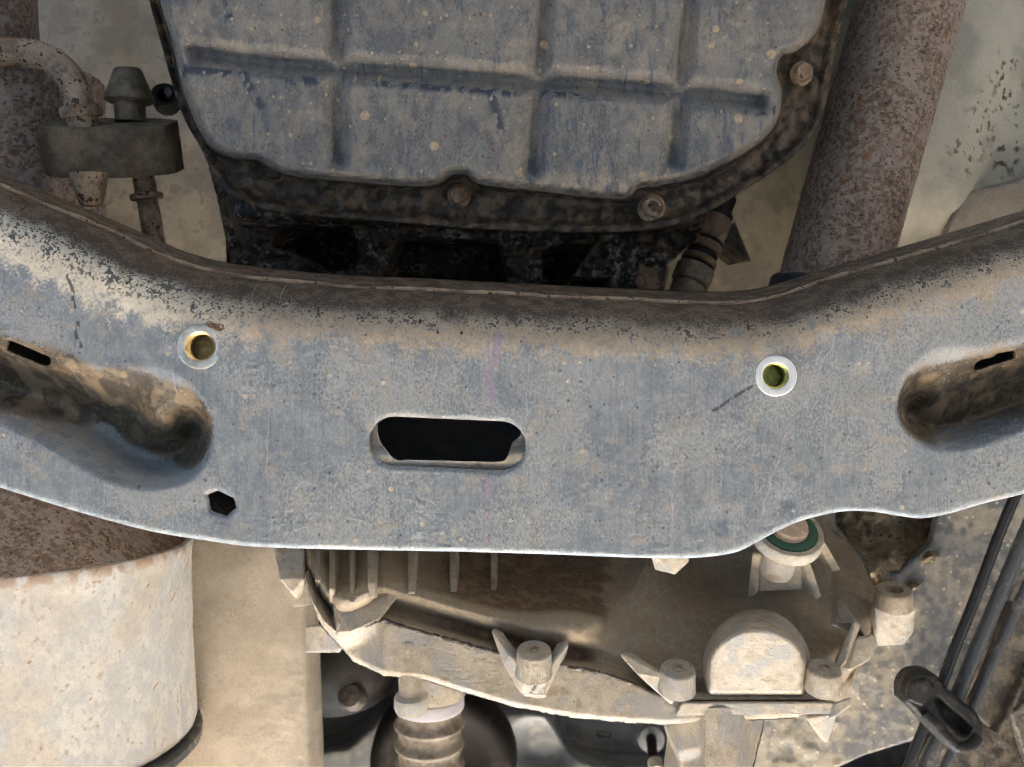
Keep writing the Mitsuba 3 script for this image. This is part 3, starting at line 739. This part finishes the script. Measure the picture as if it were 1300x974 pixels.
# ================================================================ tunnel panel and floor behind the transfer case
single('tunnel_panel', relief(Polygon([(60, 560), (388, 560), (397, 690), (404, 830), (410, 1000), (418, 1300), (60, 1300)]), lambda x, y: wavy(0.60, 0.006, 22, 6)(x, y) + 0.012 * sst(384, 404, x - 0.02 * (y - 700)), 8, 0.006), 'tunnel_panel_paint',
       'flat brown grey tunnel panel between the converter and the transfer case', 'panel', 50)
curve = spline([(330, 1010), (402, 955), (440, 946), (466, 925), (490, 905), (530, 898), (600, 903), (660, 902), (690, 906), (706, 926), (728, 955), (760, 970), (820, 972), (900, 978), (1010, 990), (1200, 1000)], 8)
curve2 = spline([(330, 975), (380, 960), (420, 925), (455, 890), (480, 868), (520, 860), (600, 865), (660, 868), (700, 872), (722, 900), (745, 925), (790, 945), (850, 948), (920, 955), (1200, 965)], 8)


def floor_D(x, y):
    c = np.interp(x, curve[:, 0], curve[:, 1])
    D = 0.765 - 0.048 * sst(-20, 5, y - c)
    D = D + 0.020 * sst(46, 10, np.hypot((x - 690) * 0.8, y - 950)) + 0.006 * sst(22, 12, np.hypot(x - 828, y - 936))
    q = P(x, y, 0.7)
    return D + 0.003 * (meshkit.fbm(q * 20, 2, 3) - 0.5) + 0.035 * sst(455, 425, x) * sst(900, 860, y)


fpoly = Polygon([(240, 560), (1200, 560), (1200, 1300), (240, 1300)]).difference(LineString([(761, 932), (772, 933)]).buffer(4.5, 8))
single('floor_pan', relief(fpoly, floor_D, 5, 0.004), 'floor_paint', 'blue grey painted floor pan with pressed steps, far behind the transfer case and boot', 'floor pan', 60)
gm = thing('round_grommet', 'large black round grommet behind the ribbed boot', 'grommet')
obj('dish', lathe([(0.0, 0.012), (0.02, 0.010), (0.034, 0.0), (0.046, -0.006), (0.054, -0.004), (0.058, 0.004), (0.059, 0.02)], P(562, 972, .672), (0, 0.0, 1), 72), 'black_rubber', gm, 50)
dm = thing('rubber_damper', 'black rounded rubber damper made large to fill the dark gap beside the tunnel panel', 'damper')
obj('body', lathe([(0, -0.030), (0.02, -0.028), (0.044, -0.018), (0.056, 0.0), (0.058, 0.03), (0.058, 0.09), (0, 0.09)], P(418, 834, .69), (0.15, -0.3, 1), 56), 'black_rubber', dm, 50)  # black body enlarged so the gap reads as deep shade
obj('cap', lathe([(0, -0.006), (0.008, -0.005), (0.011, 0.001), (0.011, 0.01)], P(446, 884, .665), (0.1, 0.4, 1), 30), 'guard', dm)
sd = thing('floor_stud', 'black threaded stud with a pale washer, at the bottom beside the transfer case neck', 'stud')
obj('washer', lathe([(0.0045, -0.004), (0.0105, -0.003), (0.0115, 0), (0.0115, 0.006)], P(827, 938, .71), (0, 0.1, 1), 32), 'floor_paint', sd)
obj('stud', tube([P(826, 935, .71), P(832, 985, .66), P(834, 1010, .635)], 0.0042, 20), 'black_rubber', sd)
obj('tip', lathe([(0, -0.004), (0.005, -0.003), (0.0058, 0.0), (0.0058, 0.006), (0, 0.006)], P(833, 975, .645), (0, -0.4, 1), 20), 'cream', sd)

# ================================================================ ribbed boot
bt = thing('ribbed_boot', 'brown ribbed rubber boot hanging below the left half of the transfer case', 'boot')
o = P(545, 898, .56)
R = 0.0232
prof = []
for i in range(9):
    y = i * 0.0135
    prof += [(R * 0.90, y), (R * 0.89, y + 0.0035), (R * 0.90, y + 0.007), (R * 0.97, y + 0.0088), (R * 1.0, y + 0.0102), (R * 0.99, y + 0.0114), (R * 0.93, y + 0.0128)]
obj('bellows', lathe(prof, o, (0.0, 1, 0.05), 64), 'boot_rubber', bt, 50)
obj('clamp_ring', lathe([(R * 0.8, -0.008), (R * 0.97, -0.008), (R * 0.99, -0.0065), (R * 0.99, -0.0015), (R * 0.97, 0), (R * 0.8, 0)], o, (0.0, 1, 0.05), 64), 'lavender', bt, 40, label='pale lavender ring at the top of the boot')

# ================================================================ transfer case
tc = thing('transfer_case', 'dusty cast alloy transfer case below the crossmember, with bolt bosses and fins', 'transfer case')
S = np.array([(380, 700), (386, 729), (398, 766), (411, 788), (428, 803), (446, 803), (464, 795), (485, 787), (520, 797), (560, 808), (600, 819), (635, 829), (680, 842), (720, 846), (760, 853), (800, 866), (840, 883), (870, 892),
              (1056, 893), (1078, 872), (1098, 840), (1110, 805), (1120, 760)], float)


def seam(x):
    return np.interp(x, S[:, 0], S[:, 1])


RIGHT = [(1062, 891), (1080, 870), (1098, 840), (1108, 815), (1115, 785), (1114, 758), (1105, 730), (1090, 702), (1068, 672), (1040, 640)]
front = Polygon([(386, 600), (386, 729)] + [tuple(q) for q in S[2:18]] + [(1056, 891)] + RIGHT + [(1000, 600)])
eR = Edge(RIGHT)
eL = Edge([(386, 600), (386, 729), (398, 766), (411, 788)])


def front_D(x, y):
    u = seam(x) - y
    left = np.interp(u, [-5, 0, 4, 8, 16, 24, 32, 42, 50, 66, 90, 130, 200], [0, 0, .0005, .010, .0165, .0150, .0045, .0010, .0060, .022, .045, .070, .10])
    right = np.interp(u, [-5, 0, 6, 12, 18, 30, 60, 110, 180, 300], [0, 0, .0030, .0085, .0090, .0075, .0130, .030, .058, .10])
    xb = 742 + np.clip(805 - y, 0, 200) * 0.62
    k = sst(xb - 8, xb + 30, x)
    D = 0.492 + left * (1 - k) + right * k
    D = D - 0.016 * sst(xb - 150, xb - 30, x) * (1 - k) * sst(30, 70, u)              # the barrel of the left half
    D = D + 0.018 * sst(60, 0, np.hypot((x - 905) * 0.9, (y - 735))) * k               # hollow beside the drain tower
    D = D + 0.040 * np.clip(1 - eR(x, y) / 60, 0, 1) ** 2 * sst(1000, 1060, x) + 0.03 * np.clip(1 - eL(x, y) / 26, 0, 1) ** 2
    # flat spot with a step on the far left
    D = D - 0.012 * sst(480, 466, x) * sst(420, 436, x) * sst(12, 30, u) * sst(62, 46, u)
    return D + 0.0012 * (meshkit.fbm(P(x, y, .5) * 70, 3, 21) - 0.5)


obj('front_half', relief(front, front_D, 3.5, 0.05), 'cast_dirt_shade', tc, 45, label='brown dirt stained front half of the casing, its shaded barrel painted darker')
rear = Polygon([tuple(q) for q in S[1:18]] + [(1056, 893), (1058, 904), (1010, 912), (970, 914), (846, 921), (780, 917), (723, 911), (648, 897), (586, 879), (540, 864), (520, 862), (488, 859), (448, 840), (429, 819), (409, 797), (395, 766)])
bottom = Edge([(1010, 912), (970, 914), (846, 921), (780, 917), (723, 911), (648, 897), (586, 879), (540, 864), (488, 859), (448, 840), (429, 819), (409, 797), (395, 766), (386, 729)])


def rear_D(x, y):
    v = y - seam(x)
    q = P(x, y, .5)
    D = 0.4905 - 0.00004 * v + 0.008 * np.clip(1 - bottom(x, y) / 7, 0, 1) ** 2
    D = D + 0.016 * sst(488, 455, x) * sst(-2, 22, v)
    D = D 
    return D + 0.0010 * (meshkit.fbm(q * 60, 2, 31) - 0.5)


obj('rear_half', relief(rear, rear_D, 2.6, 0.035), 'cast_alloy', tc, 45)
for pts in (S[6:12], S[13:17]):
    gk = spline([P(a, b + 1.0, .4890) for a, b in pts], 14)
    obj('gasket', rough(tube(gk, 0.0011, 10), 0.0008, 420, 5), 'oily_grime', tc, 60, label='dark crumbly gasket squeezed out along the joint')
# cooling fins on the barrel
fd = lambda x, y: float(front_D(np.array([float(x)]), np.array([float(y)]))[0])
for x0, w_, ya, pr in ((402, 3, 752, .005), (420, 4, 764, .006), (446, 3, 764, .006), (469, 6, 757, .009), (520, 5, 752, .007), (573, 5, 750, .006), (625, 3, 748, .004)):
    da, dm, db = fd(x0, ya) - .001, fd(x0, ya - 16) - pr, fd(x0, 686) - pr
    obj('fin', soft_hull([(x0, ya, da), (x0 + w_, ya, da), (x0, ya - 16, dm), (x0 + w_, ya - 16, dm), (x0, 686, db), (x0 + w_, 686, db), (x0 - 1, ya, da + .03), (x0 + w_ + 6, ya, da + .03), (x0 - 1, 686, db + .03), (x0 + w_ + 8, 686, db + .03)], 0.0009), 'cast_alloy', tc, 40)
obj('shelf', soft_hull([(426, 770, .497), (496, 750, .497), (502, 757, .496), (480, 786, .489), (446, 800, .489), (430, 801, .492), (426, 775, .56), (490, 770, .56)], 0.0012), 'cast_alloy', tc, 40)
obj('web', soft_hull([(418, 726, .525), (422, 724, .525), (430, 790, .492), (436, 800, .492), (428, 804, .492), (420, 740, .56), (432, 800, .55)], 0.001), 'cast_alloy', tc, 30)
AX = np.array([0.0, 0.95, 0.30])


def boss(px, py, D, r, length, sink=0.0035):
    R = r * D / F
    k = obj('boss', lathe([(0, sink * .3), (R * .30, sink * .3), (R * .34, sink * .1), (R * .36, 0), (R * .86, 0), (R * .97, 0.0008), (R, 0.002), (R * 1.04, length * .6), (R * 1.10, length)], P(px, py, D), AX, 48), 'cast_alloy', tc, 40)
    obj('bolt_end', lathe([(0, 0.0012), (R * .22, 0.0012), (R * .25, -0.0004), (R * .40, -0.0004), (R * .46, 0.0008), (R * .46, 0.002)], P(px, py, D), AX, 24), 'cast_dirt_shade', k, 40)  # darker casting colour paints shade onto the end disc


boss(678, 824, .474, 22, .016)
boss(861, 848, .474, 22, .014)
boss(1047, 847, .474, 21, .014)
# webs of the bosses
web = lambda pts, r=0.0016: obj('web', soft_hull(pts, r), 'cast_alloy', tc, 30)
web([(628, 802, .489), (636, 806, .492), (648, 832, .477), (668, 850, .474), (662, 876, .481), (684, 882, .484), (642, 842, .484), (634, 812, .50), (680, 884, .50)])
web([(718, 818, .489), (710, 820, .492), (700, 842, .478), (692, 856, .476), (678, 876, .480), (690, 880, .486), (716, 830, .50), (684, 884, .50)])
web([(668, 846, .478), (692, 846, .478), (688, 880, .482), (668, 878, .482), (664, 884, .50), (694, 884, .50)])
web([(792, 832, .489), (800, 832, .492), (846, 860, .476), (860, 872, .476), (852, 888, .482), (812, 854, .483), (806, 848, .50), (852, 892, .50)])
web([(1084, 792, .482), (1090, 794, .487), (1072, 840, .474), (1062, 850, .475), (1062, 838, .50), (1086, 800, .50)], 0.001)
web([(1064, 790, .498), (1086, 790, .486), (1066, 764, .504), (1098, 808, .50), (1056, 792, .51)], 0.001)
web([(1088, 814, .486), (1106, 808, .488), (1110, 818, .488), (1100, 836, .486), (1078, 848, .482), (1070, 846, .484), (1090, 825, .50), (1106, 815, .52), (1076, 845, .52)])
web([(1062, 894, .480), (1078, 888, .477), (1078, 894, .477), (1060, 908, .480), (1044, 916, .488), (1062, 905, .50)], 0.001)
web([(1026, 912, .488), (1060, 906, .482), (1050, 940, .490), (1046, 940, .492), (1040, 920, .50)], 0.001)
# the D shaped boss: a stub that looks down and towards the light
obj('cover_boss', soft_hull([(961 + 55 * math.cos(t), 848 + 47 * math.sin(t) - (0 if math.sin(t) < 0 else 0), .473 + .013 * math.sin(t)) for t in np.linspace(-math.pi, 0, 22)] + [(905, 873, .477), (1013, 873, .477)]
                            + [(961 + 66 * math.cos(t), 852 + 74 * math.sin(t), .505) for t in np.linspace(-math.pi, 0, 22)] + [(900, 886, .505), (1020, 886, .505)], 0.002), 'cast_alloy', tc, 35)
obj('flange_bar', soft_hull([(868, 893, .482), (1060, 893, .482), (1056, 904, .483), (860, 906, .484), (866, 893, .51), (1060, 893, .51), (1056, 903, .51), (860, 904, .51)], 0.001), 'cast_alloy', tc, 30)
obj('lip_bar', soft_hull([(880, 882, .489), (1040, 882, .489), (1040, 887, .487), (880, 887, .487), (880, 880, .51), (1040, 880, .51)], 0.0008), 'cast_alloy', tc, 30)
neck = Polygon([(855, 900), (972, 898), (969, 925), (957, 974), (940, 1120), (850, 1120), (866, 980), (858, 950)])


def neck_D(x, y):
    k = (x - 912) / 58
    return 0.490 + 0.026 * k ** 2 - 0.006 * sst(890, 894, x) - 0.004 * sst(948, 942, x) + 0.0008 * (meshkit.fbm(P(x, y, .5) * 90, 3, 4) - 0.5) + 0.014 * sst(892, 880, x) * sst(955, 968, y + 0.2 * (x - 860))


obj('neck', relief(neck, neck_D, 4, 0.05), 'cast_alloy', tc, 40)
# dowel and its foot on the left
obj('dowel', lathe([(0, -0.0235), (0.0045, -0.0235), (0.0062, -0.0215), (0.0068, -0.012), (0.0072, 0.010), (0.0098, 0.0125), (0.0098, 0.016), (0.0085, 0.0215), (0, 0.0215)], P(521, 858, .4965), (0.05, 1, 0.08), 36), 'cast_alloy', tc, 40)
obj('boot_seat', lathe([(0, -0.02), (0.0195, -0.02), (0.0205, 0.0), (0.0202, 0.007), (0, 0.007)], P(551, 868, .545), (0, 1, 0.05), 48), 'cast_alloy', tc, 40)
# drain tower with its green seal
TX = np.array([0.02, -0.78, -0.62])
o = P(1000, 678, .462)
R = 0.0188
obj('drain_tower', lathe([(R * .80, 0.002), (R * .82, 0.0032), (R * .96, 0.0032), (R, 0.002), (R, -0.004), (R * .92, -0.006), (R * .50, -0.009), (R * .50, -0.03)], o, TX, 64), 'cast_alloy', tc, 35, label='pale round drain tower with a green seal, half behind the crossmember')
obj('seal', lathe([(R * .52, 0.0035), (R * .80, 0.0040), (R * .81, 0.001)], o, TX, 64), 'green_seal', tc, 35, label='dark green seal ring')
obj('drain_plug', lathe([(0, 0.009), (R * .36, 0.009), (R * .48, 0.0078), (R * .52, 0.0055), (R * .52, 0.0)], o, TX, 48), 'copper', tc, 35, label='copper coloured drain plug')
obj('web', soft_hull([(958, 704, .476), (964, 704, .474), (958, 752, .505), (952, 756, .512), (975, 720, .51)], 0.0012), 'cast_alloy', tc, 30)
obj('web', soft_hull([(1016, 704, .476), (1022, 702, .476), (1040, 756, .508), (1036, 758, .510), (1010, 740, .52), (1014, 705, .50)], 0.0010), 'cast_alloy', tc, 30)
obj('web', soft_hull([(1036, 684, .478), (1042, 684, .478), (1064, 722, .512), (1058, 724, .514), (1030, 700, .52)], 0.0010), 'cast_alloy', tc, 30)
obj('tower_foot', soft_hull([(968, 708, .480), (1012, 706, .480), (1014, 744, .505), (966, 746, .505), (960, 700, .53), (1020, 700, .53), (1020, 744, .53), (960, 744, .53)], 0.002), 'cast_alloy', tc, 35)
# hexagon bolt head at the crossmember's edge
hexp = [(850 + 23 * math.cos(a_), 706 + 21 * math.sin(a_)) for a_ in np.radians([15, 75, 135, 195, 255, 315])]
obj('hex_bolt', soft_hull([(x, y, .462 + (0.006 if y > 710 else 0)) for x, y in hexp] + [(x, y - 8, .50) for x, y in hexp], 0.0012), 'cast_alloy', tc, 30, label='pale hexagon bolt head under the edge of the crossmember')
# ears
ear = obj('ear', soft_hull([(1114, 766, .512), (1150, 768, .505), (1158, 774, .506), (1155, 800, .512), (1146, 814, .518), (1116, 816, .528), (1108, 770, .53), (1150, 770, .54)], 0.002), 'cast_alloy', tc, 35)
obj('collar', lathe([(0, 0.006), (0.0045, 0.006), (0.0052, 0.0), (0.0095, 0), (0.0106, 0.0015), (0.0112, 0.011)], P(1135, 748, .508), (0.05, 0.96, 0.28), 40), 'cast_dirt_shade', ear, 40)
obj('ear', soft_hull([(352, 700, .515), (383, 700, .515), (383, 735, .505), (372, 748, .505), (360, 735, .505), (356, 650, .53), (383, 650, .53), (380, 760, .53)], 0.0018), 'cast_alloy', tc, 35)
obj('ear', soft_hull([(368, 740, .525), (392, 742, .52), (402, 764, .52), (374, 768, .525), (368, 740, .55), (402, 764, .55)], 0.0015), 'cast_alloy', tc, 35)
obj('ear', soft_hull([(390, 797, .518), (412, 795, .512), (432, 822, .512), (428, 826, .514), (390, 826, .520), (390, 797, .55), (430, 826, .55)], 0.0012), 'cast_alloy', tc, 35)

# ================================================================ frame rail, mud, lines and clip on the right
def rail_D(x, y):
    q = P(x, y, .57)
    return 0.575 + 0.002 * (meshkit.fbm(q * 40, 2, 14) - 0.5) - 0.0012 * sst(.55, .65, meshkit.fbm(q * 110, 3, 15)) * sst(1150, 1060, x) + 0.00016 * np.clip(1150 - x, 0, 200)


rp = Polygon([(1020, 560), (1400, 540), (1330, 660), (1262, 800), (1190, 905), (1160, 940), (1100, 958), (1040, 985), (960, 1010), (900, 1040), (900, 900), (1000, 880)])
cav = Polygon(spline([(1062, 600), (1190, 600), (1188, 660), (1181, 690), (1166, 704), (1152, 716), (1138, 728), (1118, 718), (1100, 706), (1080, 690), (1062, 670), (1062, 600)], 4))
single('frame_rail', relief(rp.difference(cav), rail_D, 4.5, 0.006), 'rail_paint', 'dusty blue grey frame rail on the right, spattered with pale mud', 'frame rail', 50)
mudp = Polygon([(1030, 590), (1220, 590), (1215, 700), (1160, 750), (1080, 740), (1040, 690)])


def mud_D(x, y):
    q = P(x, y, .6)
    return 0.603 - 0.024 * sst(690, 722, y + 0.15 * (x - 1110)) - 0.034 * (meshkit.fbm(q * 75, 4, 17) - 0.42) * sst(0.35, 0.6, meshkit.fbm(q * 40, 2, 3) + 0.15)


single('mud_clod', relief(mudp, mud_D, 2.8, 0.01), 'dry_mud', 'crumbly brown mud caked in the hollow of the frame rail', 'mud', 50)
for nm, pts, r, m, lab in (('pipe_line', [(1340, 520), (1280, 650), (1238, 760), (1212, 824), (1195, 870), (1167, 939), (1118, 1065)], .0032, 'line_black', 'thin black brake line, leftmost of the three lines on the frame rail'),
                           ('pipe_line', [(1372, 520), (1300, 682), (1263, 770), (1240, 824), (1221, 870), (1182, 958), (1140, 1060)], .0042, 'line_steel', 'thick grey fuel line in the middle of the three lines'),
                           ('pipe_line', [(1402, 520), (1332, 680), (1292, 770), (1268, 824), (1247, 870), (1204, 966), (1164, 1060)], .0031, 'line_steel', 'slim grey line, rightmost of the three lines beside the dark guard')):
    path = spline([P(x, y, .525) for x, y in pts], 10)
    single('pipe_line', rough(tube(path, r, 24), 0.0002, 300, 4), m, lab, 'pipe')
lc = thing('line_clip', 'black plastic clip clamping the three lines to the frame rail', 'clip')
body_o = spline([(1147, 892), (1148, 872), (1158, 858), (1176, 854), (1192, 860), (1206, 878), (1224, 892), (1240, 906), (1247, 924), (1245, 940), (1234, 950), (1216, 956), (1204, 950), (1184, 930), (1164, 908), (1147, 892)], 6)
loop = Polygon(body_o).buffer(0)
lce = Edge(body_o)
hollow = Polygon(spline([(1184, 888), (1192, 884), (1204, 895), (1218, 906), (1230, 916), (1234, 926), (1228, 934), (1218, 933), (1206, 923), (1194, 908), (1184, 888)], 5))
hce = Edge(list(hollow.exterior.coords))
obj('band', relief(loop, lambda x, y: .506 + 0.0035 * np.clip(1 - lce(x, y) / 5, 0, 1) ** 2 + 0.0075 * sst(0, 5, np.where(inside(hollow, x, y), hce(x, y), 0)), 2.5, 0.013), 'clip_plastic', lc, 40)
obj('head', soft_hull([(1156, 886, .5045), (1160, 870, .5045), (1174, 866, .5055), (1182, 874, .5055), (1170, 892, .5045), (1158, 886, .514), (1176, 870, .514)], 0.002), 'clip_plastic', lc, 50)
obj('foot', soft_hull([(1180, 890, .515), (1225, 930, .515), (1215, 938, .515), (1172, 900, .515), (1185, 896, .585), (1215, 922, .585)], 0.002), 'clip_plastic', lc, 40)
bar = spline([P(1174, 906, .504), P(1188, 920, .5005), P(1202, 936, .498), P(1216, 948, .498), P(1232, 946, .499), P(1242, 936, .501)], 8)
obj('strap', tube(bar, 0.0032, 16), 'clip_plastic', lc, 40, label='front bar of the clip with a worn pale edge')
gd = thing('dark_guard', 'dark dirt covered guard plate in the lower right corner behind the lines', 'guard plate')
obj('plate', relief(Polygon([(1420, 500), (1500, 1300), (1120, 1300), (1150, 985), (1215, 880), (1275, 760), (1345, 600)]), wavy(.60, .02, 40, 5), 7, 0.004), 'guard', gd, 50)
obj('tab', relief(Polygon(spline([(1320, 780), (1300, 868), (1284, 905), (1271, 931), (1262, 929), (1250, 916), (1240, 898), (1252, 870), (1272, 820), (1290, 770), (1320, 780)], 4)), lambda x, y: .556 - .008 * sst(18, 4, np.abs((y - 931) * .5 + (x - 1271))) + 0 * x, 4, 0.012), 'guard', gd, 40)
obj('edge', soft_hull([(1285, 905, .57), (1320, 880, .57), (1320, 1010, .575), (1292, 935, .575), (1300, 960, .60)], 0.002), 'guard', gd, 40)
